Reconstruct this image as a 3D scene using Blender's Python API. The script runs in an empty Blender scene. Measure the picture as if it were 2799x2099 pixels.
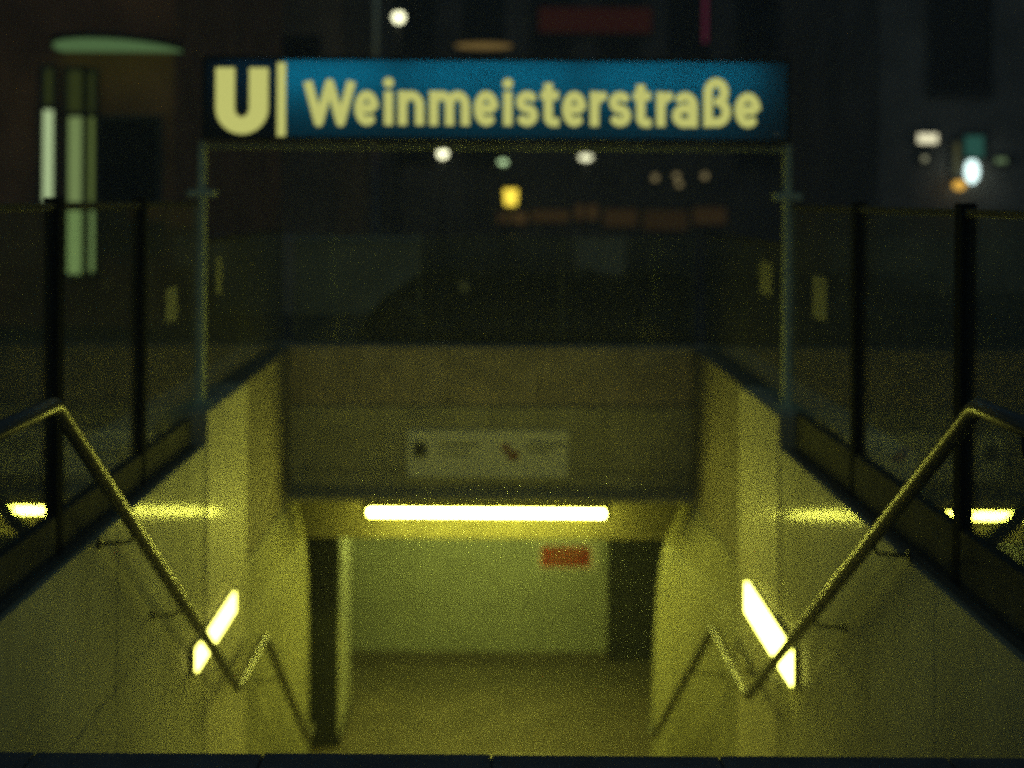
import bpy, bmesh, math, random
from mathutils import Vector, Matrix

random.seed(7)
scene = bpy.context.scene
COL = scene.collection

# ------------------------------------------------------------------ camera
EYE = 1.65                       # eye height above the pavement, metres
FPX, VX, VY = 3900.0, 1352.0, 540.0   # focal length and vanishing point, in pixels of the photograph (2799 x 2099)
ROLL = math.radians(0.35)

cam_data = bpy.data.cameras.new('camera')
cam_data.sensor_width = 36.0
cam_data.lens = FPX / 2799.0 * 36.0
cam_data.shift_x = (1399.5 - VX) / 2799.0
cam_data.shift_y = -(1049.5 - VY) / 2799.0
cam_data.clip_end = 1500.0
cam_data.dof.use_dof = True      # hand-held night frame, focused short of the sign
cam_data.dof.focus_distance = 3.6
cam_data.dof.aperture_fstop = 1.5
cam = bpy.data.objects.new('camera', cam_data)
COL.objects.link(cam)
cam.matrix_world = Matrix.Translation((0, 0, EYE)) @ Matrix.Rotation(math.pi / 2, 4, 'X') @ Matrix.Rotation(ROLL, 4, 'Z')
scene.camera = cam

# ------------------------------------------------------------------ night sky, faint sun-direction lamp, exposure
world = bpy.data.worlds.new('World')
scene.world = world
world.use_nodes = True
wn = world.node_tree.nodes
wn.clear()
w_out = wn.new('ShaderNodeOutputWorld')
w_bg = wn.new('ShaderNodeBackground')
w_sky = wn.new('ShaderNodeTexSky')
w_sky.sky_type = 'NISHITA'
w_sky.sun_disc = False
w_sky.sun_elevation = math.radians(-0.5)
w_sky.sun_rotation = math.radians(150.0)
w_bg.inputs['Strength'].default_value = 0.145
w_tint = wn.new('ShaderNodeMix')                 # blue-green cast of the film in the unlit street
w_tint.data_type = 'RGBA'
w_tint.blend_type = 'MULTIPLY'
w_tint.inputs[0].default_value = 1.0
w_tint.inputs[7].default_value = (0.55, 1.0, 1.35, 1)
world.node_tree.links.new(w_sky.outputs['Color'], w_tint.inputs[6])
world.node_tree.links.new(w_tint.outputs[2], w_bg.inputs['Color'])
world.node_tree.links.new(w_bg.outputs['Background'], w_out.inputs['Surface'])

sun_data = bpy.data.lights.new('sun', 'SUN')
sun_data.energy = 0.02
sun_data.angle = math.radians(20)
sun_data.color = (1.0, 0.86, 0.6)
sun = bpy.data.objects.new('sun', sun_data)
sun.rotation_euler = (math.radians(38), 0, math.radians(-25))
COL.objects.link(sun)

scene.view_settings.view_transform = 'Standard'
scene.view_settings.look = 'None'
scene.view_settings.exposure = 0.0
scene.view_settings.gamma = 1.0
scene.view_settings.use_curve_mapping = False
scene.render.engine = 'CYCLES'
scene.cycles.use_denoising = False          # pushed film: the grain stays
scene.cycles.use_adaptive_sampling = False
scene.cycles.max_bounces = 4
scene.cycles.diffuse_bounces = 2
scene.cycles.glossy_bounces = 2
scene.cycles.filter_width = 2.2
scene.cycles.caustics_reflective = False
scene.cycles.caustics_refractive = False
scene.cycles.sample_clamp_indirect = 4.0


# ------------------------------------------------------------------ pixel helpers
def unroll(px, py):
    dx, dy = px - VX, py - VY
    c, s = math.cos(ROLL), math.sin(ROLL)
    return dx * c + dy * s, -dx * s + dy * c


def P(px, py, d):
    """world point seen at pixel (px, py) at distance d along the view axis"""
    dx, dy = unroll(px, py)
    return Vector((dx * d / FPX, d, EYE - dy * d / FPX))


def PX(px, py, X):
    """world point seen at pixel (px, py) on the vertical plane x = X"""
    dx, dy = unroll(px, py)
    return P(px, py, X * FPX / dx)


# ------------------------------------------------------------------ materials
def mat(name, col, rough=0.7, var=0.25, scale=6.0, metallic=0.0, spec=0.5, bump=0.0, bscale=60.0, alt=None, coat=0.0):
    m = bpy.data.materials.new(name)
    m.use_nodes = True
    nt = m.node_tree
    N, L = nt.nodes, nt.links
    b = N['Principled BSDF']
    tc = N.new('ShaderNodeTexCoord')
    no = N.new('ShaderNodeTexNoise')
    no.inputs['Scale'].default_value = scale
    no.inputs['Detail'].default_value = 7.0
    no.inputs['Roughness'].default_value = 0.62
    L.new(tc.outputs['Object'], no.inputs['Vector'])
    rp = N.new('ShaderNodeValToRGB')
    rp.color_ramp.elements[0].position = 0.33
    rp.color_ramp.elements[1].position = 0.68
    a = alt if alt else tuple(c * (1 - var) for c in col)
    rp.color_ramp.elements[0].color = (*a, 1)
    rp.color_ramp.elements[1].color = (*[min(1, c * (1 + var * 0.5)) for c in col], 1)
    L.new(no.outputs['Fac'], rp.inputs['Fac'])
    L.new(rp.outputs['Color'], b.inputs['Base Color'])
    b.inputs['Roughness'].default_value = rough
    b.inputs['Metallic'].default_value = metallic
    b.inputs['Specular IOR Level'].default_value = spec
    b.inputs['Coat Weight'].default_value = coat
    b.inputs['Coat Roughness'].default_value = 0.12
    if bump > 0:
        n2 = N.new('ShaderNodeTexNoise')
        n2.inputs['Scale'].default_value = bscale
        n2.inputs['Detail'].default_value = 4.0
        L.new(tc.outputs['Object'], n2.inputs['Vector'])
        bp = N.new('ShaderNodeBump')
        bp.inputs['Strength'].default_value = bump
        bp.inputs['Distance'].default_value = 0.02
        L.new(n2.outputs['Fac'], bp.inputs['Height'])
        L.new(bp.outputs['Normal'], b.inputs['Normal'])
    return m


def emit(name, col, strength, sampled=True):
    m = bpy.data.materials.new(name)
    m.use_nodes = True
    nt = m.node_tree
    nt.nodes.clear()
    o = nt.nodes.new('ShaderNodeOutputMaterial')
    e = nt.nodes.new('ShaderNodeEmission')
    e.inputs['Color'].default_value = (*col, 1)
    e.inputs['Strength'].default_value = strength
    nt.links.new(e.outputs[0], o.inputs['Surface'])
    if not sampled:                 # too faint to light anything: found by bounced rays only
        m.cycles.emission_sampling = 'NONE'
    return m


def glass(name, tint=(0.86, 0.92, 0.84), dirt=0.04):
    m = bpy.data.materials.new(name)
    m.use_nodes = True
    nt = m.node_tree
    N, L = nt.nodes, nt.links
    N.clear()
    o = N.new('ShaderNodeOutputMaterial')
    t = N.new('ShaderNodeBsdfTransparent')
    t.inputs['Color'].default_value = (*tint, 1)
    g = N.new('ShaderNodeBsdfGlossy')
    g.inputs['Roughness'].default_value = 0.02
    lw = N.new('ShaderNodeLayerWeight')          # Schlick reflectance, the same from both faces of the pane
    lw.inputs['Blend'].default_value = 0.5
    pw = N.new('ShaderNodeMath')
    pw.operation = 'POWER'
    pw.inputs[1].default_value = 5.0
    L.new(lw.outputs['Facing'], pw.inputs[0])
    sc = N.new('ShaderNodeMath')
    sc.operation = 'MULTIPLY_ADD'
    sc.inputs[1].default_value = 0.96
    sc.inputs[2].default_value = 0.04
    L.new(pw.outputs[0], sc.inputs[0])
    mx = N.new('ShaderNodeMixShader')
    L.new(sc.outputs[0], mx.inputs[0])
    L.new(t.outputs[0], mx.inputs[1])
    L.new(g.outputs[0], mx.inputs[2])
    d = N.new('ShaderNodeBsdfDiffuse')
    d.inputs['Color'].default_value = (0.5, 0.48, 0.4, 1)
    tc = N.new('ShaderNodeTexCoord')
    no = N.new('ShaderNodeTexNoise')
    no.inputs['Scale'].default_value = 3.0
    no.inputs['Detail'].default_value = 6.0
    L.new(tc.outputs['Object'], no.inputs['Vector'])
    ma = N.new('ShaderNodeMath')
    ma.operation = 'MULTIPLY'
    ma.inputs[1].default_value = dirt * 2
    L.new(no.outputs['Fac'], ma.inputs[0])
    m2 = N.new('ShaderNodeMixShader')
    L.new(ma.outputs[0], m2.inputs[0])
    L.new(mx.outputs[0], m2.inputs[1])
    L.new(d.outputs[0], m2.inputs[2])
    L.new(m2.outputs[0], o.inputs['Surface'])
    return m


def translucent(name, col):
    m = bpy.data.materials.new(name)
    m.use_nodes = True
    nt = m.node_tree
    N, L = nt.nodes, nt.links
    N.clear()
    o = N.new('ShaderNodeOutputMaterial')
    t = N.new('ShaderNodeBsdfTranslucent')
    t.inputs['Color'].default_value = (*col, 1)
    g = N.new('ShaderNodeBsdfGlossy')
    g.inputs['Roughness'].default_value = 0.15
    mx = N.new('ShaderNodeMixShader')
    mx.inputs[0].default_value = 0.04
    L.new(t.outputs[0], mx.inputs[1])
    L.new(g.outputs[0], mx.inputs[2])
    L.new(mx.outputs[0], o.inputs['Surface'])
    return m


M = {}
M['asphalt'] = mat('asphalt', (0.05, 0.05, 0.048), 0.85, 0.35, 9, bump=0.4, bscale=120)
M['slab'] = mat('paving_stone', (0.16, 0.155, 0.14), 0.8, 0.35, 5, bump=0.3)
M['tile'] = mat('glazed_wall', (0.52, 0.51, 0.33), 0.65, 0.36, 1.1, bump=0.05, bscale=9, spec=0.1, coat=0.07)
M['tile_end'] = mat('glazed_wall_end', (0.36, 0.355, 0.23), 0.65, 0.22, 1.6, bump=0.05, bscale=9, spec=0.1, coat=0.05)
M['joint'] = mat('joint_mortar', (0.16, 0.15, 0.10), 0.9, 0.2, 8)
M['pier'] = mat('pier_stone', (0.60, 0.575, 0.38), 0.6, 0.14, 3.0, bump=0.05, bscale=12, spec=0.15, coat=0.22)
M['upper_shade'] = mat('shaded_upper_wall', (0.20, 0.18, 0.12), 0.8, 0.3, 4, bump=0.3, bscale=40)  # dark tone stands in for weaker light on the upper wall
M['parapet'] = mat('parapet_stone', (0.48, 0.40, 0.24), 0.75, 0.28, 5, bump=0.25, bscale=30)
M['panel'] = mat('cladding_panel', (0.50, 0.465, 0.28), 0.6, 0.22, 3, bump=0.12, bscale=24)
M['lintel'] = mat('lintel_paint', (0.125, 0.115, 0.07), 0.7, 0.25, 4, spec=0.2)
M['kerb'] = mat('kerb_granite', (0.55, 0.53, 0.44), 0.75, 0.3, 14, bump=0.3)
M['step'] = mat('stair_granite', (0.30, 0.28, 0.23), 0.65, 0.3, 14, bump=0.2)
M['floor'] = mat('hall_floor', (0.21, 0.18, 0.11), 0.55, 0.3, 3)
M['hallwall'] = mat('hall_enamel_wall', (0.54, 0.57, 0.40), 0.5, 0.16, 2.5)
M['hallceil'] = mat('hall_ceiling', (0.5, 0.5, 0.42), 0.8, 0.15, 3)
M['stub'] = mat('pillar_paint', (0.66, 0.66, 0.48), 0.5, 0.15, 4)
M['door'] = mat('dark_door_and_shade', (0.022, 0.026, 0.022), 0.45, 0.3, 5)
M['blacksteel'] = mat('black_steel', (0.02, 0.022, 0.024), 0.5, 0.3, 12, metallic=0.2)
M['matteblack'] = mat('matte_black_channel', (0.085, 0.086, 0.068), 0.9, 0.35, 6, spec=0.12)
M['greensteel'] = mat('green_painted_steel', (0.66, 0.74, 0.46), 0.4, 0.2, 12)
M['postblack'] = mat('matte_post_paint', (0.010, 0.013, 0.016), 0.95, 0.3, 12, spec=0.04)
M['thinsteel'] = mat('dull_green_steel', (0.13, 0.15, 0.10), 0.5, 0.2, 12)
M['stainless'] = mat('brushed_steel', (0.13, 0.125, 0.09), 0.36, 0.2, 30, metallic=0.3)
M['white'] = mat('white_enamel', (0.75, 0.74, 0.66), 0.4, 0.08, 6)
M['board'] = mat('board_white', (0.92, 0.90, 0.68), 0.5, 0.08, 6)
M['ink'] = mat('printed_ink', (0.05, 0.045, 0.035), 0.5, 0.2, 20)
M['darkred'] = mat('printed_red', (0.26, 0.045, 0.03), 0.5, 0.3, 20)
M['red'] = mat('sign_red', (0.55, 0.055, 0.02), 0.45, 0.35, 14)
M['orangeink'] = mat('sign_pale_print', (0.55, 0.26, 0.09), 0.45, 0.2, 20)
M['brick'] = mat('brown_brick_wall', (0.50, 0.21, 0.09), 0.85, 0.5, 1.2)
M['render_l'] = mat('sooty_render', (0.42, 0.30, 0.18), 0.9, 0.45, 0.8)
M['render_d'] = mat('dark_render', (0.30, 0.26, 0.21), 0.9, 0.5, 0.7)
M['winframe'] = mat('window_frame_paint', (0.10, 0.09, 0.07), 0.6, 0.3, 8)
M['darkpane'] = mat('unlit_pane', (0.012, 0.014, 0.016), 0.3, 0.2, 4, spec=0.2)
M['cabinet'] = mat('cabinet_beige', (0.78, 0.62, 0.40), 0.6, 0.2, 3)
M['reflection_patch'] = mat('pale_reflection', (0.24, 0.25, 0.17), 0.7, 0.15, 9)  # reflections in the glass, painted as pale patches
M['glass'] = glass('balustrade_glass')
M['signblue'] = translucent('sign_blue_acrylic', (0.04, 0.36, 0.46))
M['signnavy'] = translucent('sign_navy_acrylic', (0.015, 0.11, 0.16))
FLUO = (1.0, 0.98, 0.16)
M['tube'] = emit('fluorescent_tube', (0.98, 1.0, 0.12), 88.0)
M['halo_sleeve'] = translucent('amber_halo', (1.0, 0.72, 0.10))  # sleeve added to imitate the amber halation round the tube
nt_ = M['halo_sleeve'].node_tree
for n_ in list(nt_.nodes):
    if n_.type == 'BSDF_GLOSSY':
        t_ = nt_.nodes.new('ShaderNodeBsdfTransparent')
    if n_.type == 'MIX_SHADER':
        n_.inputs[0].default_value = 0.985
        m_ = n_
nt_.links.new(t_.outputs[0], m_.inputs[2])
M['walllamp'] = emit('wall_lamp_diffuser', (0.98, 1.0, 0.15), 14.5)
M['walllamp_dim'] = emit('wall_lamp_diffuser_aged', (1.0, 0.96, 0.17), 8.0)
M['halllamp'] = emit('hall_lamp_tube', (0.88, 1.0, 0.20), 46.0)
M['signletter'] = emit('sign_letter_light', (0.54, 0.55, 0.16), 1.0, False)


# ------------------------------------------------------------------ mesh helpers
def tag(o, label=None, cat=None, group=None, kind=None):
    if label:
        o['label'] = label
    if cat:
        o['category'] = cat
    if group:
        o['group'] = group
    if kind:
        o['kind'] = kind
    return o


def empty(name, loc, label=None, cat=None, group=None, kind=None):
    o = bpy.data.objects.new(name, None)
    o.empty_display_size = 0.1
    o.location = loc
    COL.objects.link(o)
    return tag(o, label, cat, group, kind)


def link(name, bm, m, parent=None, smooth=False, bevel=0.0):
    if bevel > 0:
        bmesh.ops.bevel(bm, geom=[e for e in bm.edges], offset=bevel, segments=2, affect='EDGES', profile=0.6)
    bmesh.ops.recalc_face_normals(bm, faces=bm.faces)
    me = bpy.data.meshes.new(name)
    bm.to_mesh(me)
    bm.free()
    if m:
        me.materials.append(m)
    if smooth:
        for p in me.polygons:
            p.use_smooth = True
    o = bpy.data.objects.new(name, me)
    COL.objects.link(o)
    if parent is not None:
        o.parent = parent
        off = Vector((0, 0, 0))
        q = parent
        while q is not None:
            off += Vector(q.location)
            q = q.parent
        for v in me.vertices:
            v.co -= off
    return o


def bx(bm, x0, x1, y0, y1, z0, z1):
    xs, ys, zs = sorted((x0, x1)), sorted((y0, y1)), sorted((z0, z1))
    v = [bm.verts.new((x, y, z)) for z in zs for y in ys for x in xs]
    for f in ((0, 2, 3, 1), (4, 5, 7, 6), (0, 1, 5, 4), (2, 6, 7, 3), (0, 4, 6, 2), (1, 3, 7, 5)):
        bm.faces.new([v[i] for i in f])
    return bm


def box(name, x0, x1, y0, y1, z0, z1, m, parent=None, bevel=0.0):
    return link(name, bx(bmesh.new(), x0, x1, y0, y1, z0, z1), m, parent, bevel=bevel)


def tube(bm, pts, r, seg=12, cap=True):
    pts = [Vector(p) for p in pts]
    rings = []
    n = len(pts)
    for i, p in enumerate(pts):
        if i == 0:
            t = (pts[1] - p).normalized()
        elif i == n - 1:
            t = (p - pts[i - 1]).normalized()
        else:
            t = ((pts[i + 1] - p).normalized() + (p - pts[i - 1]).normalized()).normalized()
        up = Vector((0, 0, 1)) if abs(t.z) < 0.95 else Vector((1, 0, 0))
        a = t.cross(up).normalized()
        b = a.cross(t).normalized()
        rr = r[i] if isinstance(r, (list, tuple)) else r
        rings.append([bm.verts.new(p + (a * math.cos(2 * math.pi * k / seg) + b * math.sin(2 * math.pi * k / seg)) * rr) for k in range(seg)])
    for i in range(n - 1):
        for k in range(seg):
            bm.faces.new((rings[i][k], rings[i][(k + 1) % seg], rings[i + 1][(k + 1) % seg], rings[i + 1][k]))
    if cap:
        bm.faces.new(rings[0][::-1])
        bm.faces.new(rings[-1])
    return bm


def round_path(pts, rad=0.09, n=5):
    """polyline with its corners rounded"""
    pts = [Vector(p) for p in pts]
    out = [pts[0]]
    for i in range(1, len(pts) - 1):
        a = (pts[i - 1] - pts[i]).normalized() * rad
        b = (pts[i + 1] - pts[i]).normalized() * rad
        for k in range(n + 1):
            t = k / n
            out.append((pts[i] + a) * (1 - t) ** 2 + pts[i] * 2 * t * (1 - t) + (pts[i] + b) * t ** 2)
    out.append(pts[-1])
    return out


def rod(name, p0, p1, r, m, parent, seg=10):
    return link(name, tube(bmesh.new(), [p0, p1], r, seg), m, parent, smooth=True)


def ellipsoid(name, c, rx, ry, rz, m, parent, seg=16):
    bm = bmesh.new()
    bmesh.ops.create_uvsphere(bm, u_segments=seg, v_segments=seg // 2 + 2, radius=1.0)
    for v in bm.verts:
        v.co = Vector((c[0] + v.co.x * rx, c[1] + v.co.y * ry, c[2] + v.co.z * rz))
    return link(name, bm, m, parent, smooth=True)


def lathe(name, c, prof, m, parent, seg=32):
    bm = bmesh.new()
    rings = [[bm.verts.new((c[0] + r * math.cos(2 * math.pi * k / seg), c[1] + r * math.sin(2 * math.pi * k / seg), c[2] + z)) for k in range(seg)] for r, z in prof]
    for i in range(len(prof) - 1):
        for k in range(seg):
            bm.faces.new((rings[i][k], rings[i][(k + 1) % seg], rings[i + 1][(k + 1) % seg], rings[i + 1][k]))
    bm.faces.new(rings[0][::-1])
    bm.faces.new(rings[-1])
    return link(name, bm, m, parent, smooth=False)


# ================================================================== THE SETTING
WX = 1.75            # inner face of the stairwell walls
Y0 = 4.20            # first nosing of the stairs
YB = 12.5            # end wall over the passage
ZL = 0.13            # top of the side walls
ZP = 0.335           # top of the parapet further down
ZF = -3.75           # passage floor
ZC = -1.345          # underside of the lintel

# pavement: one sheet to the horizon with the stairwell cut out of it
bm = bmesh.new()
X1, YF = 2.02, 12.86
R = 118.0
xs = [-R, -X1, X1, R]
ys = [-R, Y0 - 0.62, YF, R]
g = [[bm.verts.new((x, y, 0)) for x in xs] for y in ys]
for j in range(3):
    for i in range(3):
        if (i, j) != (1, 1):
            bm.faces.new((g[j][i], g[j][i + 1], g[j + 1][i + 1], g[j + 1][i]))
pavement = tag(link('pavement', bm, M['asphalt']), kind='structure')

# granite slabs along the top of the stairs
slab_w = (2 * X1) / 6
for i in range(6):
    box('paving_slab', -X1 + i * slab_w + 0.003, -X1 + (i + 1) * slab_w - 0.003, Y0 - 0.62, Y0 + 0.02,
        -0.14, 0.004 + random.uniform(-0.002, 0.002), M['slab'], pavement, bevel=0.006)

box('bedding', -X1 + 0.01, X1 - 0.01, Y0 - 0.61, Y0 + 0.014, -0.16, -0.007, M['slab'], pavement)

# staircase: two flights with a landing
stairs = empty('staircase', (0, Y0, 0), 'granite staircase going down into the station between the two walls', 'staircase')
YL0, YL1, ZLAND = 9.0, 10.35, -2.4
n1 = 16
for i in range(n1):
    t = (YL0 - Y0) / n1
    z = ZLAND * (i + 1) / n1
    box('step', -WX, WX, Y0 + i * t + 0.021, Y0 + (i + 1) * t + 0.02, z - 0.28, z, M['step'], stairs)
box('landing', -WX + 0.002, WX - 0.002, YL0 + 0.022, YL1, ZLAND - 0.4, ZLAND - 0.002, M['step'], stairs)
n2 = 9
for i in range(n2):
    t = (12.9 - YL1) / n2
    z = ZLAND + (ZF - ZLAND) * (i + 1) / n2
    box('step', -WX, WX, YL1 + i * t + 0.001, YL1 + (i + 1) * t, z - 0.3, z + (0.003 if i == n2 - 1 else 0), M['step'], stairs)


# side walls ------------------------------------------------------------
def end_x(side, z):
    """half width of the opening at the foot of the stairs, at height z: the wall leans outward towards its top"""
    prof = [(-0.80, 1.78), (-0.96, 1.74), (-1.12, 1.69), (-1.30, 1.645), (-1.6, 1.62), (-2.2, 1.605), (-4.2, 1.60)] if side < 0 else \
           [(-0.80, 1.74), (-0.96, 1.69), (-1.12, 1.61), (-1.30, 1.53), (-1.5, 1.475), (-1.9, 1.435), (-2.6, 1.41), (-4.2, 1.40)]
    if z >= prof[0][0]:
        return prof[0][1]
    for (za, xa), (zb, xb) in zip(prof, prof[1:]):
        if z >= zb:
            k = (z - zb) / (za - zb)
            return xb + (xa - xb) * k
    return prof[-1][1]


WALL_LABEL = {-1: 'glazed yellow-lit stairwell wall on the left, its far end curving inward',
              1: 'glazed yellow-lit stairwell wall on the right, its far end curving inward'}
PY0, PY1 = 8.70, 10.10
for s in (-1, 1):
    w = empty('stairwell_wall', (s * WX, Y0, 0), WALL_LABEL[s], 'wall')
    box('wall_core', s * (WX + 0.012), s * 2.0, Y0 - 0.6, PY0 - 0.001, -4.3, ZL - 0.004, M['joint'], w)
    ycuts = [Y0 - 0.6 + (PY0 - 0.002 - Y0 + 0.6) * k / 5 for k in range(6)]
    zcuts = [-4.3, -3.2, -2.35, -1.5, -0.65, ZL]
    for ya_, yb_ in zip(ycuts, ycuts[1:]):
        for za_, zb_ in zip(zcuts, zcuts[1:]):
            jx = random.uniform(-0.0015, 0.0015)
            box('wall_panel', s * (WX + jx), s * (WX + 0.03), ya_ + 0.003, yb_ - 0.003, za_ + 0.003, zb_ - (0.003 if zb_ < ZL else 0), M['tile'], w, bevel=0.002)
    box('pier', s * (WX - 0.010), s * 2.0, PY0, PY1, -4.3, ZP - 0.005, M['pier'], w, bevel=0.004)
    # curved wall beyond the pier, glazed below, darkened above to paint in its shade
    for nm, za, zb, mm in (('curved_wall', -4.3, -0.93, 'tile_end'), ('upper_wall', -0.93, ZP, 'upper_shade')):
        bm = bmesh.new()
        ny, nz = 22, 26
        gi, go = [], []
        for j in range(nz + 1):
            z = za + (zb - za) * j / nz
            ri = []
            for i in range(ny + 1):
                y = PY1 + 0.002 + (YB + 0.02 - PY1) * i / ny
                k = min(1, max(0, (y - 10.5) / (YB - 10.5)))
                k = k * k * (3 - 2 * k)
                ri.append(bm.verts.new((s * (WX - k * (WX - end_x(s, z))), y, z)))
            gi.append(ri)
        for j in range(nz):
            for i in range(ny):
                bm.faces.new((gi[j][i], gi[j][i + 1], gi[j + 1][i + 1], gi[j + 1][i]))
        top = [bm.verts.new((s * 2.0, v.co.y, zb)) for v in gi[nz]]
        for i in range(ny):
            bm.faces.new((gi[nz][i], gi[nz][i + 1], top[i + 1], top[i]))
        endv = [bm.verts.new((s * 2.0, YB + 0.02, za + (zb - za) * j / nz)) for j in range(nz)] + [top[-1]]
        for j in range(nz):
            bm.faces.new((gi[j][ny], endv[j], endv[j + 1], gi[j + 1][ny]))
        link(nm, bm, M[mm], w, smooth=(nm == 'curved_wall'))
    # kerb stones outside the glass
    y = 7.62
    while y < 12.7:
        y2 = min(y + 0.98, 12.82)
        box('kerb_stone', s * 2.003, s * 2.27, y, y2 - 0.008, -0.1, 0.30 + random.uniform(-0.004, 0.004), M['kerb'], w, bevel=0.012)
        y = y2

# end wall above the passage ---------------------------------------------
ew = empty('end_wall', (0, YB, 0), 'stone clad end wall of the stairwell above the passage opening', 'wall')
Z1 = P(1350, 1112, YB).z
Z2 = P(1350, 1290, YB).z
Z3 = P(1350, 1346, YB).z
npar = 5
for i in range(npar):
    xa, xb = -2.0 + 4.0 * i / npar, -2.0 + 4.0 * (i + 1) / npar
    box('parapet_stone', xa + 0.002, xb - 0.002, YB + 0.035, YB + 0.34, Z1 + 0.004, ZP + random.uniform(-0.003, 0.003), M['parapet'], ew, bevel=0.008)
for r, (za, zb) in enumerate(((Z2 + 0.003, Z1 - 0.002), (Z3 + 0.036, Z2 - 0.004))):
    cuts = [-1.78, -0.98, -0.02, 0.98, 1.75] if r == 0 else [-1.77, -1.3, -0.42, 0.5, 1.32, 1.73]
    for xa, xb in zip(cuts, cuts[1:]):
        dy = random.uniform(-0.006, 0.006)
        box('cladding_panel', xa + 0.003, xb - 0.003, YB + dy, YB + 0.3, za, zb, M['panel'], ew, bevel=0.004)
box('ledge', -1.77, 1.73, YB - 0.44, YB + 0.3, Z3, Z3 + 0.034, M['panel'], ew, bevel=0.005)
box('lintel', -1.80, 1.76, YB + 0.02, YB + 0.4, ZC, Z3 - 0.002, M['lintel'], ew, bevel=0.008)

# passage ----------------------------------------------------------------
tag(box('passage_floor', -5, 5, 12.902, 22, ZF - 0.2, ZF, M['floor']), kind='structure')
tag(box('passage_ceiling', -5, 5, YB + 0.402, 22, ZC + 0.01, ZC + 0.3, M['hallceil']), kind='structure')
YH = 16.6
hall = empty('passage_wall', (0, YH, ZF), 'pale green back wall of the passage with a dark door at its right end', 'wall')
box('wall_face', -5, 1.34, YH, YH + 0.3, ZF, ZC + 0.008, M['hallwall'], hall)
box('lintel', 1.342, 2.12, YH, YH + 0.3, ZC - 0.13, ZC + 0.008, M['hallwall'], hall)
box('wall_face', 2.122, 5, YH, YH + 0.3, ZF, ZC + 0.008, M['hallwall'], hall)
dr = box('door', 1.345, 2.118, YH + 0.06, YH + 0.11, ZF + 0.01, ZC - 0.135, M['door'], hall, bevel=0.004)
box('handle', 1.42, 1.45, YH + 0.02, YH + 0.06, ZF + 1.0, ZF + 1.14, M['stainless'], dr)
box('skirting', -5, 1.34, YH - 0.02, YH - 0.001, ZF, ZF + 0.12, M['floor'], hall)
pil = empty('pillar', (-1.9, 14.5, ZF), 'broad dark pillar on the left inside the passage opening', 'pillar')
box('shaft', -2.6, -1.495, 14.0, 15.1, ZF, ZC + 0.009, M['stub'], pil, bevel=0.015)
box('shade_sheet', -2.59, -1.505, 13.985, 13.999, ZF + 0.101, ZC + 0.008, M['door'], pil)  # dark sheet painting the shade on the pillar's unlit front
box('foot', -2.61, -1.485, 13.99, 15.11, ZF, ZF + 0.1, M['blacksteel'], pil, bevel=0.005)

# ================================================================== LAMPS OF THE STATION
YT = YB - 0.40
tl, tr = P(1008, 1401, YT), P(1652, 1404, YT)
zt = (tl.z + tr.z) / 2
lamp = empty('fluorescent_lamp', (0, YB, zt), 'long bare fluorescent tube shining under the ledge over the passage', 'lamp')
rod('tube', (tl.x, YT, zt), (tr.x, YT, zt), 0.027, M['tube'], lamp, 14)
box('housing', tl.x - 0.02, tr.x + 0.02, YT - 0.03, YT + 0.03, Z3 - 0.045, Z3 - 0.002, M['lintel'], lamp, bevel=0.006)
link('halo_sleeve', tube(bmesh.new(), [(tl.x + 0.001, YT, zt), (tr.x - 0.001, YT, zt)], 0.05, 18, cap=False), M['halo_sleeve'], lamp, smooth=True)  # halo round the tube, put in as a thin amber sleeve
for x, sg in ((tl.x, -1), (tr.x, 1)):
    box('end_cap', x + sg * 0.002, x + sg * 0.05, YT - 0.035, YT + 0.035, zt - 0.03, Z3 - 0.002, M['lintel'], lamp, bevel=0.006)

for s, lab in ((-1, 'bright white rectangular wall lamp on the left stairwell wall beside the landing'),
               (1, 'bright white rectangular wall lamp on the right stairwell wall beside the landing')):
    zb, zt2 = (EYE - 2.78, EYE - 2.58) if s > 0 else (EYE - 2.765, EYE - 2.635)
    ya, yb = (8.15, 9.62) if s > 0 else (8.28, 9.50)
    wl = empty('wall_lamp', (s * (WX - 0.03), (ya + yb) / 2, zb), lab, 'lamp', 'wall lamps beside the landing')
    fx = WX - 0.012
    box('housing', s * (fx - 0.001), s * (fx - 0.02), ya - 0.012, yb + 0.012, zb - 0.012, zt2 + 0.012, M['white'], wl, bevel=0.003)
    box('diffuser', s * (fx - 0.021), s * (fx - 0.032), ya, yb, zb, zt2, M['walllamp' if s > 0 else 'walllamp_dim'], wl, bevel=0.006)

hl = empty('ceiling_lamp', (0, 14.75, ZC), 'ceiling lamp of the passage, behind the lintel', 'lamp')
box('housing', -1.2, 1.0, 14.7, 14.82, ZC - 0.045, ZC + 0.009, M['white'], hl, bevel=0.006)
rod('tube', (-1.15, 14.76, ZC - 0.072), (0.95, 14.76, ZC - 0.072), 0.026, M['halllamp'], hl)

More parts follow.
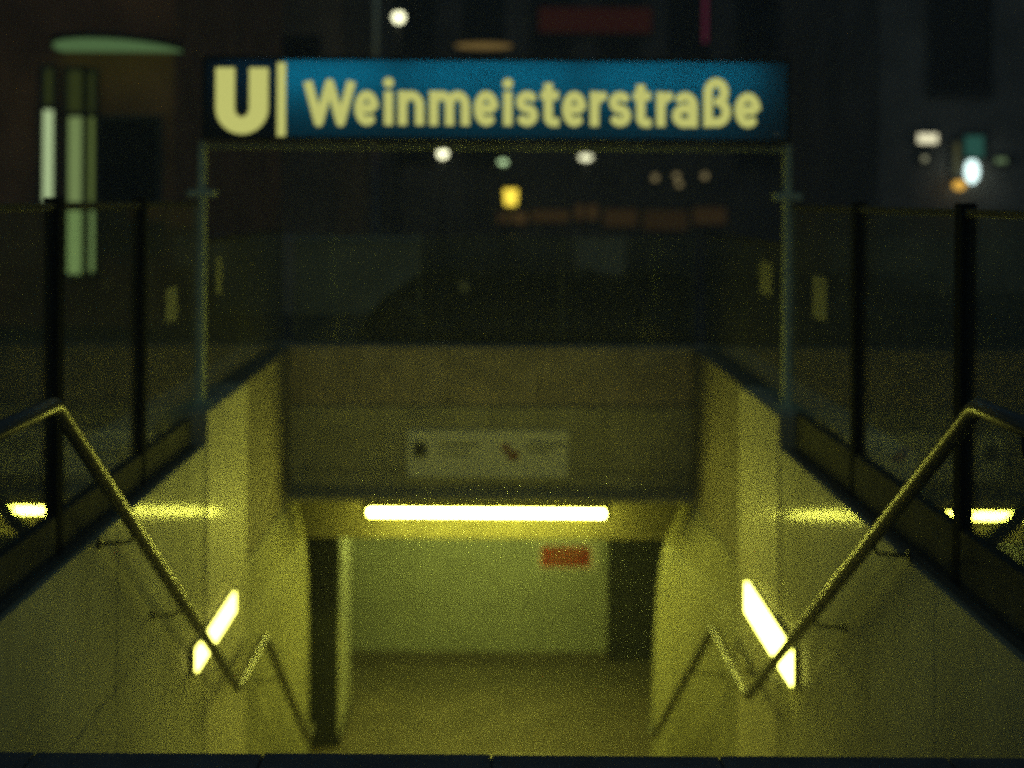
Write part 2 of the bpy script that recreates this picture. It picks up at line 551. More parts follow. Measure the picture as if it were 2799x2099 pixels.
# ================================================================== SIGN GANTRY
YS = 9.0
XPL, XPR = P(551, 800, YS).x, P(2150, 800, YS).x
sg = empty('station_sign', (0, YS, ZP), 'blue illuminated station sign with pale lettering on two thin green posts', 'sign')
zbeam = P(1350, 404, YS).z
for x in (XPL, XPR):
    p = box('post', x - 0.022, x + 0.022, YS - 0.03, YS + 0.03, ZP - 0.004, zbeam + 0.03, M['greensteel'], sg, bevel=0.005)
    box('foot_plate', x - 0.07, x + 0.07, YS - 0.08, YS + 0.08, ZP - 0.004, ZP + 0.012, M['greensteel'], p, bevel=0.003)
    zc = P(1350, 533, YS).z
    box('clamp', x - 0.085, x + 0.085, YS - 0.045, YS + 0.045, zc - 0.022, zc + 0.022, M['greensteel'], p, bevel=0.006)
box('beam', XPL + 0.023, XPR - 0.023, YS - 0.02, YS + 0.02, zbeam - 0.012, zbeam + 0.014, M['greensteel'], sg, bevel=0.003)
bl, br = P(572, 273, YS), P(2141, 276, YS)
zs0, zs1 = P(1350, 379, YS).z, P(1350, 171, YS).z
YFACE = YS - 0.12
# open-fronted cabinet
cab = bmesh.new()
bx(cab, bl.x, br.x, YS + 0.10, YS + 0.12, zs0, zs1)
bx(cab, bl.x, br.x, YFACE - 0.012, YS + 0.098, zs0 - 0.02, zs0 - 0.001)
bx(cab, bl.x, br.x, YFACE - 0.012, YS + 0.098, zs1 + 0.001, zs1 + 0.02)
bx(cab, bl.x - 0.02, bl.x - 0.001, YFACE - 0.012, YS + 0.12, zs0 - 0.02, zs1 + 0.02)
bx(cab, br.x + 0.001, br.x + 0.02, YFACE - 0.012, YS + 0.12, zs0 - 0.02, zs1 + 0.02)
link('cabinet', cab, M['blacksteel'], sg)
for k in range(5):
    x = bl.x + (br.x - bl.x) * (k + 0.5) / 5
    box('hanger', x - 0.02, x + 0.02, YS - 0.015, YS + 0.015, zbeam + 0.015, zs0 - 0.021, M['greensteel'], sg)
xd = P(770, 270, YFACE).x
box('letter_panel', bl.x - 0.0006, xd - 0.0002, YFACE - 0.004, YFACE, zs0 - 0.0006, zs1 + 0.0006, M['signnavy'], sg)
box('face', xd + 0.0002, br.x + 0.0006, YFACE - 0.004, YFACE, zs0 - 0.0006, zs1 + 0.0006, M['signblue'], sg)
# the tubes inside the box
for k in range(3):
    ld = bpy.data.lights.new('sign_tube', 'AREA')
    ld.shape = 'RECTANGLE'
    ld.size = (br.x - bl.x) / 3 - 0.2
    ld.size_y = 0.03
    ld.energy = 1.35
    ld.color = (0.75, 0.95, 1.0)
    lo = bpy.data.objects.new('sign_tube', ld)
    COL.objects.link(lo)
    lo.parent = sg
    lo.location = (bl.x + (br.x - bl.x) * (0.17 + 0.315 * k), 0.06, zs1 - 0.07 - ZP)
    lo.rotation_euler = (math.radians(-66), 0, 0)


def arc(cx, cy, rx, ry, a0, a1, n=14):
    """points on an ellipse in sign pixels (y down), angles in degrees counter-clockwise from the right"""
    return [(cx + rx * math.cos(math.radians(a0 + (a1 - a0) * k / n)), cy - ry * math.sin(math.radians(a0 + (a1 - a0) * k / n))) for k in range(n + 1)]


def glyph(ch, x0, x1, y0, y1):
    """one letter of the sign as a raised plate built from bold strokes, fitted to its measured extent on the face"""
    sw = 23.5
    h = sw / 2
    L_, R_, T, B = x0 + h, x1 - h, y0 + h, y1 - h
    cx, cy, w, H = (L_ + R_) / 2, (T + B) / 2, R_ - L_, B - T
    rx, ry = w / 2, H / 2
    st, dots = [], []
    if ch == 'W':
        st = [[(L_, T - 9), (L_ + 0.25 * w, B + 4), (cx, T - 4), (R_ - 0.25 * w, B + 4), (R_, T - 9)]]
    elif ch == 'e':
        st = [arc(cx, cy, rx, ry, 0, 312, 26), [(L_ + 4, cy + 1), (R_, cy + 1)]]
    elif ch == 'i':
        st = [[(cx, y1 - 92), (cx, y1)]]
        dots = [(cx, y0 + 11, 14)]
    elif ch == 'n':
        st = [[(L_, y0), (L_, y1)], [(L_, T + 0.42 * H)] + arc(cx, T + 0.42 * H, rx, 0.42 * H, 160, 0) + [(R_, y1)]]
    elif ch == 'm':
        q = w / 4
        st = [[(L_, y0), (L_, y1)], arc(L_ + q, T + 0.4 * H, q, 0.4 * H, 160, 0) + [(cx, y1)], arc(R_ - q, T + 0.4 * H, q, 0.4 * H, 170, 0) + [(R_, y1)]]
    elif ch == 's':
        st = [arc(cx, T + ry / 2, rx, ry / 2, 25, 270) + arc(cx, B - ry / 2, rx, ry / 2, 80, -155)]
    elif ch == 't':
        xs_ = x0 + 0.40 * (x1 - x0)
        st = [[(xs_, y0), (xs_, B - 12)] + arc(xs_ + 13, B - 12, 13, 13, 180, 280, 8) + [(x1 - 2, B + 1)], [(x0, y1 - 84), (x1 - 3, y1 - 84)]]
    elif ch == 'r':
        st = [[(L_, y0), (L_, y1)], arc(R_ + 8, T + 0.46 * H, w + 8, 0.46 * H, 175, 88, 8)]
    elif ch == 'a':
        st = [arc(cx, T + 0.38 * H, rx, 0.38 * H, 140, 0) + [(R_, y1)], arc(cx - 1, B - 0.27 * H, rx, 0.28 * H, 0, 360, 22)]
    elif ch == 'ß':
        st = [[(L_, y1), (L_, T + 0.25 * H)] + arc(cx - 2, T + 0.25 * H, rx - 2, 0.25 * H, 180, -60) + [(cx + 3, cy - 1)],
              [(cx + 2, cy - 1)] + arc(cx + 1, B - 0.26 * H, rx, 0.26 * H, 85, -120)]
    bm = bmesh.new()
    depth = [0.0]

    def prism(poly):
        y = YFACE - 0.016 - depth[0]
        depth[0] += 0.00004
        f = [bm.verts.new((lambda p: (p.x, y, p.z))(P(a, b, YFACE))) for a, b in poly]
        k = [bm.verts.new((v.co.x, YFACE - 0.0065, v.co.z)) for v in f]
        bm.faces.new(f)
        bm.faces.new(k[::-1])
        n = len(f)
        for i in range(n):
            bm.faces.new((f[i], k[i], k[(i + 1) % n], f[(i + 1) % n]))

    for line in st:
        for (ax, ay), (bx_, by) in zip(line, line[1:]):
            d = math.hypot(bx_ - ax, by - ay)
            if d < 0.01:
                continue
            nx, ny = -(by - ay) / d * h, (bx_ - ax) / d * h
            prism([(ax + nx, ay + ny), (bx_ + nx, by + ny), (bx_ - nx, by - ny), (ax - nx, ay - ny)])
        for k, (ax, ay) in enumerate(line):
            if 0 < k < len(line) - 1:
                prism([(ax + h * math.cos(t * math.pi / 6), ay + h * math.sin(t * math.pi / 6)) for t in range(12)])
    for ax, ay, rr in dots:
        prism([(ax + rr * math.cos(t * math.pi / 9), ay + rr * math.sin(t * math.pi / 9)) for t in range(18)])
    return link('letter', bm, M['signletter'], sg)


# the big U, drawn as a plate
def big_u():
    a, b = P(590, 366, YFACE), P(734, 186, YFACE)
    w, h, st = b.x - a.x, b.z - a.z, 0.117
    out, inn = [], []
    cx, ro = w / 2, w / 2
    ri = w / 2 - st
    n = 20
    out = [(0, h), (0, ro)] + [(cx - ro * math.cos(math.pi * k / n), ro - ro * math.sin(math.pi * k / n)) for k in range(1, n)] + [(w, ro), (w, h)]
    inn = [(st, h), (st, ro)] + [(cx - ri * math.cos(math.pi * k / n), ro - ri * 1.25 * math.sin(math.pi * k / n)) for k in range(1, n)] + [(w - st, ro), (w - st, h)]
    bm = bmesh.new()
    fr = [[bm.verts.new((a.x + x, y, a.z + z)) for x, z in pl] for y in (YFACE - 0.018, YFACE - 0.006) for pl in (out, inn)]
    m = len(out)
    for i in range(m - 1):
        bm.faces.new((fr[0][i], fr[0][i + 1], fr[1][i + 1], fr[1][i]))
        bm.faces.new((fr[2][i], fr[3][i], fr[3][i + 1], fr[2][i + 1]))
        bm.faces.new((fr[0][i], fr[2][i], fr[2][i + 1], fr[0][i + 1]))
        bm.faces.new((fr[1][i], fr[1][i + 1], fr[3][i + 1], fr[3][i]))
    for i in (0, m - 1):
        bm.faces.new((fr[0][i], fr[1][i], fr[3][i], fr[2][i]))
    o = link('letter', bm, M['signletter'], sg)
    tag(o, 'tall bold letter U at the left end of the sign')


big_u()
q0, q1 = P(758, 372, YFACE), P(782, 172, YFACE)
box('divider_bar', q0.x, q1.x, YFACE - 0.018, YFACE - 0.006, q0.z, q1.z, M['signletter'], sg)
LET = [('W', 830, 973, 220, 342), ('e', 970, 1035, 248, 343), ('i', 1049, 1076, 215, 342), ('n', 1089, 1159, 249, 342),
       ('m', 1174, 1284, 249, 343), ('e', 1296, 1362, 249, 344), ('i', 1375, 1401, 218, 343), ('s', 1411, 1470, 249, 345),
       ('t', 1478, 1530, 228, 345), ('e', 1537, 1602, 250, 346), ('r', 1613, 1656, 251, 345), ('s', 1665, 1724, 251, 346),
       ('t', 1731, 1781, 232, 347), ('r', 1794, 1836, 252, 346), ('a', 1838, 1906, 252, 348), ('ß', 1923, 1995, 214, 347),
       ('e', 2008, 2078, 254, 349)]
for a in LET:
    glyph(*a)
q = P(2122, 368, YFACE)
rod('bright_spot', (q.x, YFACE - 0.02, q.z), (q.x, YFACE - 0.005, q.z), 0.012, M['white'], sg)  # white stud put in for a small bright spot

# ================================================================== GLASS BALUSTRADES
XG = 1.86
GL = {-1: ('glass balustrade with dark posts along the left stairwell wall', [4.35, 6.03, 7.48, 9.0 + 0.09, 10.7, 12.55]),
      1: ('glass balustrade with dark posts along the right stairwell wall', [4.15, 5.63, 7.27, 9.0 + 0.09, 10.7, 12.55])}
for s in (-1, 1):
    lab, posts = GL[s]
    gb = empty('glass_balustrade', (s * XG, 4.2, ZL), lab, 'balustrade')
    for i, y in enumerate(posts):
        if i == 3:
            continue
        far = i > 3
        if far:
            box('post', s * (XG + 0.012), s * (XG + 0.03), y - 0.009, y + 0.009, ZP, 1.34, M['thinsteel'], gb, bevel=0.003)
        else:
            box('post', s * (XG - 0.032), s * (XG + 0.03), y - 0.045, y + 0.045, ZL + 0.001, 1.64, M['postblack'], gb, bevel=0.004)
    for i, (ya, yb) in enumerate(zip(posts, posts[1:])):
        far = i >= 3
        zb = ZP + 0.004 if far else (0.29 if s < 0 else 0.35)
        ztop = 1.34 if far else 1.585
        ya2, yb2 = ya + (0.047 if i < 3 else 0.012), yb - (0.047 if i < 2 else 0.012)
        if i == 2:
            yb2 = 8.9
        pn = box('pane', s * (XG - 0.006), s * (XG + 0.006), ya2, yb2, zb, ztop, M['glass'], gb)
        box('top_rail', s * (XG - 0.022), s * (XG + 0.022), ya2, yb2, ztop + 0.001, ztop + 0.032, M['blacksteel'], gb, bevel=0.004)
        if not far:
            box('base_channel', s * (XG - 0.03), s * (XG + 0.03), ya + 0.047, min(yb, PY0) - 0.047, ZL + 0.001, 0.30 if s < 0 else 0.36, M['matteblack'], gb, bevel=0.004)
        # pale patches laid on the panes in place of reflections
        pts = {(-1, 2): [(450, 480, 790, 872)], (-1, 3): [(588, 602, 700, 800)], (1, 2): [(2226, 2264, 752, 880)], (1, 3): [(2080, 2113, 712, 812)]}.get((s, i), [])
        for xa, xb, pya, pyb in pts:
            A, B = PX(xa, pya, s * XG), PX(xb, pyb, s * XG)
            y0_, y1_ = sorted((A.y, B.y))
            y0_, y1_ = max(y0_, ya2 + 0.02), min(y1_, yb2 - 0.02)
            box('reflection_patch', s * (XG - 0.0085), s * (XG - 0.0065), y0_, y1_, min(A.z, B.z), max(A.z, B.z), M['reflection_patch'], pn)

gb = empty('glass_balustrade', (0, 12.7, ZP), 'glass balustrade across the far end of the stairwell, above the end wall', 'balustrade')
bp = [-1.76, -0.655, 0.6, 1.76]
for x in bp:
    box('post', x - 0.009, x + 0.009, 12.69, 12.72, ZP - 0.002, 1.32, M['thinsteel'], gb, bevel=0.003)
for i, (xa, xb) in enumerate(zip(bp, bp[1:])):
    pn = box('pane', xa + 0.016, xb - 0.016, 12.70, 12.712, ZP + 0.01, 1.31, M['glass'], gb)
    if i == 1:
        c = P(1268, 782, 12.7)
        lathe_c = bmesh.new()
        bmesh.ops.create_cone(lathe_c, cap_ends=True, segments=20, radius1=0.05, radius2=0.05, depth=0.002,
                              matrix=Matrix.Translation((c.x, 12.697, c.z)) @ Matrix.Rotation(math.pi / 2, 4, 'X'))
        link('reflection_patch', lathe_c, M['reflection_patch'], pn)  # round patch in place of a lamp's reflection

# ================================================================== HANDRAILS
for s, px, lab in ((-1, [(150, 1105), (650, 1900), (725, 1720), (840, 2020)], 'bent steel handrail along the left stairwell wall'),
                   (1, [(2670, 1110), (2045, 1885), (1950, 1730), (1788, 2015)], 'bent steel handrail along the right stairwell wall')):
    XR = 1.60
    hr = empty('handrail', (s * XR, Y0, 0), lab, 'handrail', 'handrails of the staircase')
    pts = [PX(px[0][0], px[0][1], s * XR), PX(px[1][0], px[1][1], s * XR), PX(px[2][0], px[2][1], s * XR),
           PX(px[3][0], px[3][1], s * (1.5 if s < 0 else 1.33))]
    zl = (pts[1].z + pts[2].z) / 2
    pts[1].z = pts[2].z = zl
    full = [Vector((s * XR, 3.7, pts[0].z))] + pts + [pts[-1] + Vector((0, 0.28, 0))]
    link('rail', tube(bmesh.new(), round_path(full, 0.05), 0.031, 16), M['stainless'], hr, smooth=True)

    def bracket(a, wallx):
        bm = bmesh.new()
        tube(bm, round_path([a - Vector((0, 0, 0.03)), a - Vector((0, 0, 0.075)), Vector((wallx, a.y, a.z - 0.085))], 0.03), 0.007, 8)
        link('bracket', bm, M['blacksteel'], hr, smooth=True)
        rod('wall_plate', (wallx, a.y, a.z - 0.085), (wallx - s * 0.008, a.y, a.z - 0.085), 0.026, M['blacksteel'], hr, 14)
    for t in (0.3, 0.56, 0.83):
        bracket(pts[0].lerp(pts[1], t), s * (WX - 0.001))
    bracket(pts[1].lerp(pts[2], 0.5), s * (WX - 0.012))
    for t in (0.3,):
        bracket(pts[2].lerp(pts[3], t), s * (WX - 0.02))
    bm = bmesh.new()
    a = Vector((s * XR, 6.0 if s < 0 else 5.66, 0))
    # arm from the top section to the nearest glass post
    a = Vector((s * XR, 4.3, pts[0].z - 0.03))
    tube(bm, round_path([a, a - Vector((0, 0, 0.07)), Vector((s * (XG - 0.008), a.y, a.z - 0.08))], 0.03), 0.009, 8)
    link('bracket', bm, M['blacksteel'], hr, smooth=True)

# ================================================================== BOARDS
A, B = P(1112, 1303, YB), P(1553, 1177, YB)
yb_ = YB - 0.012
bd = empty('information_board', ((A.x + B.x) / 2, yb_, A.z), 'pale direction board with small dark pictograms on the end wall', 'board')
box('panel', A.x, B.x, yb_ - 0.02, yb_, A.z, B.z, M['board'], bd, bevel=0.004)


def print_rect(name, xa, xb, pya, pyb, m, parent, Y, th=0.003, d=None):
    a, b = P(xa, pyb, d or Y), P(xb, pya, d or Y)
    return box(name, a.x, b.x, Y - th, Y - 0.0008, a.z, b.z, m, parent)


yp = yb_ - 0.02
print_rect('pictogram', 1130, 1166, 1208, 1250, M['ink'], bd, yp)
c = print_rect('pictogram', 1372, 1392, 1214, 1236, M['darkred'], bd, yp)
print_rect('pictogram', 1388, 1418, 1232, 1256, M['darkred'], bd, yp)
for xa, xb, ya, yb in ((1200, 1312, 1212, 1219), (1200, 1290, 1238, 1243), (1440, 1545, 1212, 1218), (1440, 1510, 1230, 1235)):
    print_rect('text_line', xa, xb, ya, yb, M['ink'], bd, yp, 0.002)

rs0, rs1 = P(1470, 1560, YH), P(1636, 1480, YH)
rsn = empty('notice_sign', (1.0, YH, rs0.z), 'small red notice with pale border on the green passage wall', 'sign')
box('frame', rs0.x, rs1.x, YH - 0.03, YH - 0.002, rs0.z, rs1.z, M['board'], rsn, bevel=0.004)
print_rect('panel', 1479, 1614, 1494, 1549, M['red'], rsn, YH - 0.03, 0.004)
for k in range(3):
    print_rect('text_line', 1500, 1600 - 14 * k, 1504 + 14 * k, 1508 + 14 * k, M['orangeink'], rsn, YH - 0.034, 0.002)
print_rect('side_note', 1700, 1780, 1246, 1282, M['panel'], ew, YB - 0.002, 0.012)


# ================================================================== THE STREET BEHIND
def lit(name, col, st):
    if name not in M:
        M[name] = emit(name, col, st, False)
    return M[name]


def facade(name, x0, x1, y, depth, h, m, label, wins, grp=None):
    """a building front facing the camera; wins: (xa, xb, za, zb, pane material)"""
    b = empty(name, ((x0 + x1) / 2, y, 0), label, 'building', grp)
    box('wall', x0, x1, y, y + depth, 0, h, m, b)
    box('cornice', x0 - 0.15, x1 + 0.15, y - 0.25, y + depth, h + 0.002, h + 0.4, m, b, bevel=0.03)
    box('plinth', x0 - 0.04, x1 + 0.04, y - 0.05, y - 0.002, 0, 0.5, m, b)
    for xa, xb, za, zb, pm in wins:
        bm = bmesh.new()
        t = 0.06
        bx(bm, xa - t, xa, y - 0.06, y - 0.003, za - t, zb + t)
        bx(bm, xb, xb + t, y - 0.06, y - 0.003, za - t, zb + t)
        bx(bm, xa, xb, y - 0.06, y - 0.003, zb, zb + t)
        bx(bm, xa, xb, y - 0.09, y - 0.003, za - t, za)
        wf = link('window', bm, M['winframe'], b)
        box('pane', xa, xb, y - 0.02, y - 0.004, za, zb, pm, wf)
    return b


def grid(x0, x1, nx, z0, nz, w, h, dz, skip=()):
    out = []
    for j in range(nz):
        for i in range(nx):
            if (i, j) in skip:
                continue
            x = x0 + (x1 - x0) * (i + 0.5) / nx
            out.append((x - w / 2, x + w / 2, z0 + j * dz, z0 + j * dz + h, M['darkpane']))
    return out


def wpx(xa, xb, ya, yb, d, m):
    a, b = P(xa, yb, d), P(xb, ya, d)
    return (a.x, b.x, a.z, b.z, m)


# left corner house with the tall green-lit window
YLB = 18.0
g1 = lit('window_green_bright', (0.46, 0.60, 0.30), 0.95)
g2 = lit('window_green', (0.27, 0.38, 0.13), 0.62)
g3 = lit('window_green_dim', (0.17, 0.24, 0.06), 0.55)
g5 = lit('window_green_low', (0.34, 0.48, 0.18), 0.95)
g4 = lit('window_green_faint', (0.05, 0.065, 0.014), 0.5)
w1 = [wpx(119, 149, 300, 550, YLB, g1), wpx(186, 234, 575, 748, YLB, g5), wpx(188, 232, 320, 552, YLB, g2), wpx(239, 261, 320, 552, YLB, g3),
      wpx(239, 261, 575, 742, YLB, g5), wpx(188, 232, 195, 305, YLB, g4), wpx(240, 260, 200, 305, YLB, g4), wpx(125, 146, 190, 288, YLB, g4)]
w1 += [w for w in grid(-14, -6.2, 4, 4.6, 3, 1.1, 1.8, 3.2)] + [(-4.95, -4.25, 4.6, 6.4, M['darkpane']), (-4.95, -4.25, 1.0, 2.6, M['darkpane'])]
facade('corner_house', -14, -4.05, YLB, 9, 14, M['brick'], 'dark brown brick house on the left with tall green-lit windows', w1)

# left street front further back
YM = 31.0
w2 = [wpx(492, 506, 450, 505, YM, lit('window_pale_green', (0.25, 0.36, 0.2), 0.6)),
      wpx(742, 768, 412, 438, YM, lit('window_small_green', (0.14, 0.2, 0.09), 0.6))]
w2 += grid(-9.5, -3.6, 4, 3.4, 3, 1.0, 1.7, 3.1)
facade('terrace_house', -10, -3.4, YM, 9, 13, M['render_l'], 'sooty plastered house behind the left end of the sign', w2)

# house closing the street
YE = 40.0
w3 = []
for k, (xa, xb, ya, yb, st_) in enumerate(((1362, 1440, 580, 610, 0.16), (1452, 1556, 574, 606, 0.09), (1572, 1634, 560, 600, 0.12), (1650, 1742, 572, 618, 0.08), (1758, 1880, 575, 628, 0.06), (1894, 1985, 568, 612, 0.08))):
    w3.append(wpx(xa, xb, ya, yb, YE, lit('window_amber_%d' % k, (0.30, 0.17, 0.055), st_)))
for (x, y) in ((1790, 486), (1849, 482), (1856, 502), (1926, 481)):
    w3.append(wpx(x - 8, x + 8, y - 8, y + 8, YE, lit('window_amber_spot', (0.45, 0.36, 0.16), 0.55)))
w3 += grid(-3.2, 14, 9, 2.6, 4, 1.1, 1.8, 3.1, skip=((2, 0), (3, 0), (4, 0)))
facade('closing_house', -3.3, 16.0, YE, 9, 15, M['render_d'], 'dark wide house closing the street behind the sign, with faint amber shop windows', w3)

# right house with the lit entrance
YR = 26.0
w4 = [wpx(2506, 2562, 366, 392, YR, lit('shop_strip', (0.9, 0.85, 0.55), 1.2)),
      wpx(2518, 2534, 428, 440, YR, lit('shop_spot', (0.5, 0.5, 0.3), 0.7)),
      wpx(2605, 2622, 390, 480, YR, lit('shop_reveal', (0.12, 0.12, 0.05), 0.5)),
      wpx(2634, 2688, 372, 430, YR, lit('shop_teal', (0.03, 0.12, 0.09), 0.7)),
      wpx(2718, 2750, 432, 446, YR, lit('shop_green', (0.2, 0.3, 0.14), 0.6))]
w4 += grid(7.4, 18, 5, 3.6, 3, 1.1, 1.8, 3.1)
facade('right_house', 7.0, 19, YR, 9, 14, M['render_d'], 'dark house at the right edge with a bright shop entrance', w4)


def street_lamp(px, py, d, r, col, st, label, flat=1.0, cat='street lamp', grp='street lamps behind the sign'):
    c = P(px, py, d)
    o = empty('street_lamp', (c.x, c.y, 0), label, cat, grp)
    h = c.z
    link('pole', tube(bmesh.new(), [(c.x, c.y, 0), (c.x, c.y, 0.9), (c.x, c.y, 0.92), (c.x, c.y, h - r * flat - 0.02)], [0.07, 0.07, 0.045, 0.035], 10), M['blacksteel'], o, smooth=True)
    ellipsoid('globe', c, r, r, r * flat, emit('lamp_globe', col, st), o)
    lathe('cap', (c.x, c.y, c.z + r * flat * 0.75), [(r * 0.75, 0), (r * 0.8, 0.02), (r * 0.35, r * 0.45), (0.01, r * 0.55)], M['blacksteel'], o, 16)
    return o


WHT = (1.0, 1.0, 0.62)
street_lamp(1090, 47, 30, 0.125, WHT, 3.0, 'round white street lamp high above the sign, near the top edge')
street_lamp(1210, 420, 36, 0.12, WHT, 3.2, 'round white street lamp just under the letters of the sign, leftmost of the row')
street_lamp(1375, 443, 38, 0.12, (0.7, 1.0, 0.5), 1.4, 'small greenish street lamp above the yellow lantern', 0.6)
street_lamp(1601, 430, 34, 0.16, WHT, 1.8, 'wide flat white street lamp under the right half of the sign', 0.5)
street_lamp(2355, 427, 30, 0.14, (1.0, 1.0, 0.66), 2.6, 'white street lamp to the right of the sign', 0.72)

# yellow lantern on a post
c = P(1396, 538, 32)
ln = empty('lantern', (c.x, c.y, 0), 'square yellow lantern glowing on a post under the sign', 'lantern')
rod('post', (c.x, c.y, 0), (c.x, c.y, c.z - 0.2), 0.045, M['blacksteel'], ln)
bm = bmesh.new()
bx(bm, c.x - 0.16, c.x + 0.16, c.y - 0.16, c.y + 0.16, c.z - 0.19, c.z + 0.17)
for v in bm.verts:
    if v.co.z < c.z:
        v.co.x = c.x + (v.co.x - c.x) * 0.8
        v.co.y = c.y + (v.co.y - c.y) * 0.8
link('lamp_glass', bm, emit('lantern_yellow', (1.0, 0.74, 0.07), 1.7), ln, bevel=0.02)
lathe('roof', (c.x, c.y, c.z + 0.172), [(0.22, 0), (0.2, 0.03), (0.05, 0.14), (0.01, 0.18)], M['blacksteel'], ln, 12)


# disc lamps
def disc_lamp(px, py, d, r, col, st, label):
    c = P(px, py, d)
    o = empty('disc_lamp', (c.x, c.y, c.z), label, 'street lamp')
    rod('hanger', (c.x, c.y, c.z + 0.09), (c.x, c.y, 5.8), 0.012, M['blacksteel'], o)
    wx = 12.0
    link('span_wire', tube(bmesh.new(), [(c.x + wx * t, c.y, 5.8 + 0.6 * t * t) for t in (-1, -0.66, -0.33, 0, 0.33, 0.66, 1)], 0.008, 6), M['blacksteel'], o)
    lathe('shade', (c.x, c.y, c.z), [(r, 0.0), (r, 0.03), (r * 0.5, 0.07), (0.02, 0.09)], M['blacksteel'], o, 40)
    lathe('diffuser', (c.x, c.y, c.z - 0.024), [(r * 0.93, 0.0), (r * 0.95, 0.02)], emit('disc_glow', col, st, False), o, 40)


c = P(335, 139, YLB)
cn = empty('entrance_canopy', (c.x, YLB, c.z), 'rounded canopy with green-lit underside on the brick house at the upper left', 'canopy')


def half_disc(name, z0, z1, sc_, m):
    bm = bmesh.new()
    n = 28
    ring = [[bm.verts.new((c.x - 0.80 * sc_ * math.cos(math.pi * k / n), YLB - 0.003 - 1.5 * sc_ * math.sin(math.pi * k / n), z)) for k in range(n + 1)] for z in (z0, z1)]
    bm.faces.new(ring[0])
    bm.faces.new(ring[1][::-1])
    for k in range(n + 1):
        q_ = (k + 1) % (n + 1)
        bm.faces.new((ring[0][k], ring[0][q_], ring[1][q_], ring[1][k]))
    link(name, bm, m, cn)


half_disc('roof_plate', c.z + 0.002, c.z + 0.07, 1.0, M['blacksteel'])
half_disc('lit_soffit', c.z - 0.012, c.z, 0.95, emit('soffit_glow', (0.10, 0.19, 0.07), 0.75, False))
disc_lamp(1322, 124, 28.5, 0.6, (0.26, 0.17, 0.05), 0.62, 'hanging street lamp with a round amber disc shade just above the sign')

# neon signs on the closing house
def wall_sign(name, label, xa, xb, ya, yb, Y, m):
    a, b = P(xa, yb, Y), P(xb, ya, Y)
    o = empty(name, ((a.x + b.x) / 2, Y, a.z), label, 'sign')
    box('housing', a.x - 0.05, b.x + 0.05, Y - 0.14, Y - 0.003, a.z - 0.05, b.z + 0.05, M['blacksteel'], o, bevel=0.01)
    box('lit_face', a.x, b.x, Y - 0.16, Y - 0.142, a.z, b.z, m, o, bevel=0.006)


wall_sign('neon_sign', 'dim dark red sign board on the far house above the station sign', 1472, 1780, 24, 90, YE, emit('neon_dark_red', (0.05, 0.010, 0.006), 0.36, False))
wall_sign('neon_sign', 'thin upright magenta neon strip on the far house, near the top edge', 1920, 1931, -10, 118, YE, emit('neon_magenta', (0.16, 0.02, 0.05), 0.5, False))


# entrance lamps of the right house
def wall_light(name, px, py, rx, rz, col, st, label):
    c = P(px, py, YR - 0.35)
    o = empty(name, (c.x, YR, c.z), label, 'lamp')
    box('bracket', c.x - 0.03, c.x + 0.03, c.y + 0.02, YR - 0.004, c.z + rz + 0.005, c.z + rz + 0.05, M['blacksteel'], o)
    ellipsoid('globe', c, rx, min(rx, 0.2), rz, emit('globe_light', col, st), o)
    lathe('cap', (c.x, c.y, c.z + rz * 0.9), [(rx * 0.5, 0), (rx * 0.4, 0.05)], M['blacksteel'], o, 14)


wall_light('wall_lantern', 2657, 468, 0.125, 0.22, (0.75, 1.0, 0.95), 2.2, 'large blue-white lamp at the entrance of the right house')
wall_light('wall_lantern', 2622, 506, 0.11, 0.085, (1.0, 0.55, 0.08), 1.1, 'small orange lamp beside the large blue-white entrance lamp')

# beige cabinet on the far pavement
a, b = P(1572, 748, 28), P(1710, 655, 28)
cb = empty('utility_cabinet', ((a.x + b.x) / 2, 28, 0), 'pale beige street cabinet standing on the far pavement', 'cabinet')
box('body', a.x, b.x, 28, 28.5, 0.08, b.z, M['cabinet'], cb, bevel=0.02)
box('base', a.x + 0.03, b.x - 0.03, 28.02, 28.48, 0, 0.079, M['kerb'], cb)
box('door', (a.x + b.x) / 2 + 0.006, b.x - 0.03, 27.985, 27.999, 0.14, b.z - 0.06, M['cabinet'], cb, bevel=0.004)
box('door', a.x + 0.03, (a.x + b.x) / 2 - 0.006, 27.985, 27.999, 0.14, b.z - 0.06, M['cabinet'], cb, bevel=0.004)
box('roof', a.x - 0.03, b.x + 0.03, 27.97, 28.53, b.z + 0.001, b.z + 0.04, M['cabinet'], cb, bevel=0.01)


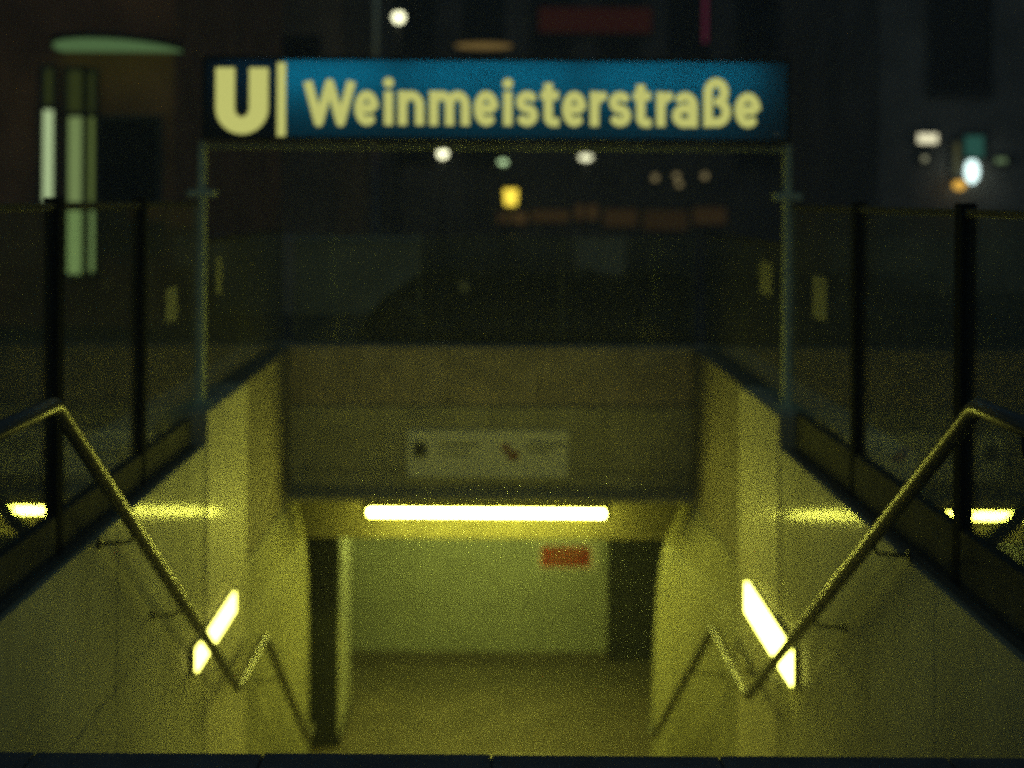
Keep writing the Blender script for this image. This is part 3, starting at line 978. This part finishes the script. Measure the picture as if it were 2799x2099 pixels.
# dark clipped hedge in a trough behind the far balustrade
hd = empty('hedge', (0.6, 14.2, 0), 'low dark clipped hedge in a trough straight behind the far glass balustrade', 'hedge')
hx0, hx1, hz_ = -1.35, 1.98, 0.92
box('trough', hx0 + 0.1, hx1, 13.95, 14.45, 0, 0.34, M['blacksteel'], hd, bevel=0.01)
for k in range(9):
    xk = hx0 + 0.35 + (hx1 - hx0 - 0.5) * k / 8
    rod('stem', (xk, 14.2, 0.3), (xk + random.uniform(-0.05, 0.05), 14.2, 0.75), 0.012, M['joint'], hd, 6)
bm = bmesh.new()
for k in range(5200):
    x = random.uniform(hx0, hx1)
    top = hz_ * (1 - max(0, (hx0 + 0.75 - x) / 0.75) ** 2 * 0.75) + 0.03 * math.sin(x * 9)
    z = 0.3 + (top - 0.3) * random.random() ** 0.6
    p = Vector((x, 14.2 + random.uniform(-0.3, 0.3), z))
    u = Vector((random.gauss(0, 1), random.gauss(0, 1), random.gauss(0, 1))).normalized() * random.uniform(0.022, 0.04)
    v = u.cross(Vector((random.gauss(0, 1), random.gauss(0, 1), random.gauss(0, 1)))).normalized() * random.uniform(0.012, 0.02)
    bm.faces.new([bm.verts.new(q_) for q_ in (p - u, p + v, p + u, p - v)])
tag(link('foliage', bm, mat('hedge_leaf', (0.035, 0.05, 0.03), 0.8, 0.4, 9, spec=0.1), hd), kind='stuff')

# low wall across the street
a, b = P(590, 905, 20.0), P(1150, 648, 20.0)
lw_ = empty('garden_wall', ((a.x + b.x) / 2, 20.0, 0), 'low pale plastered wall left of the dark hedge, beyond the far balustrade', 'wall')
box('wall', a.x, b.x, 20.0, 20.25, 0, b.z - 0.06, mat('pale_plaster', (0.62, 0.50, 0.30), 0.9, 0.35, 1.5), lw_, bevel=0.01)
box('coping', a.x - 0.03, b.x + 0.03, 19.96, 20.29, b.z - 0.059, b.z, M['kerb'], lw_, bevel=0.01)

# thin volume added round everything to lift the blacks and veil the lamps
hz = bmesh.new()
bx(hz, -122, 122, -122, 122, -5.6, 17.5)
added_veil = tag(link('added_veil', hz, None), kind='stuff')
hm = bpy.data.materials.new('veil_volume')
hm.use_nodes = True
hm.node_tree.nodes.clear()
ho = hm.node_tree.nodes.new('ShaderNodeOutputMaterial')
hv = hm.node_tree.nodes.new('ShaderNodeVolumePrincipled')
hv.inputs['Color'].default_value = (0.85, 0.92, 0.95, 1)
hv.inputs['Density'].default_value = 0.007
hm.node_tree.links.new(hv.outputs[0], ho.inputs['Volume'])
added_veil.data.materials.append(hm)
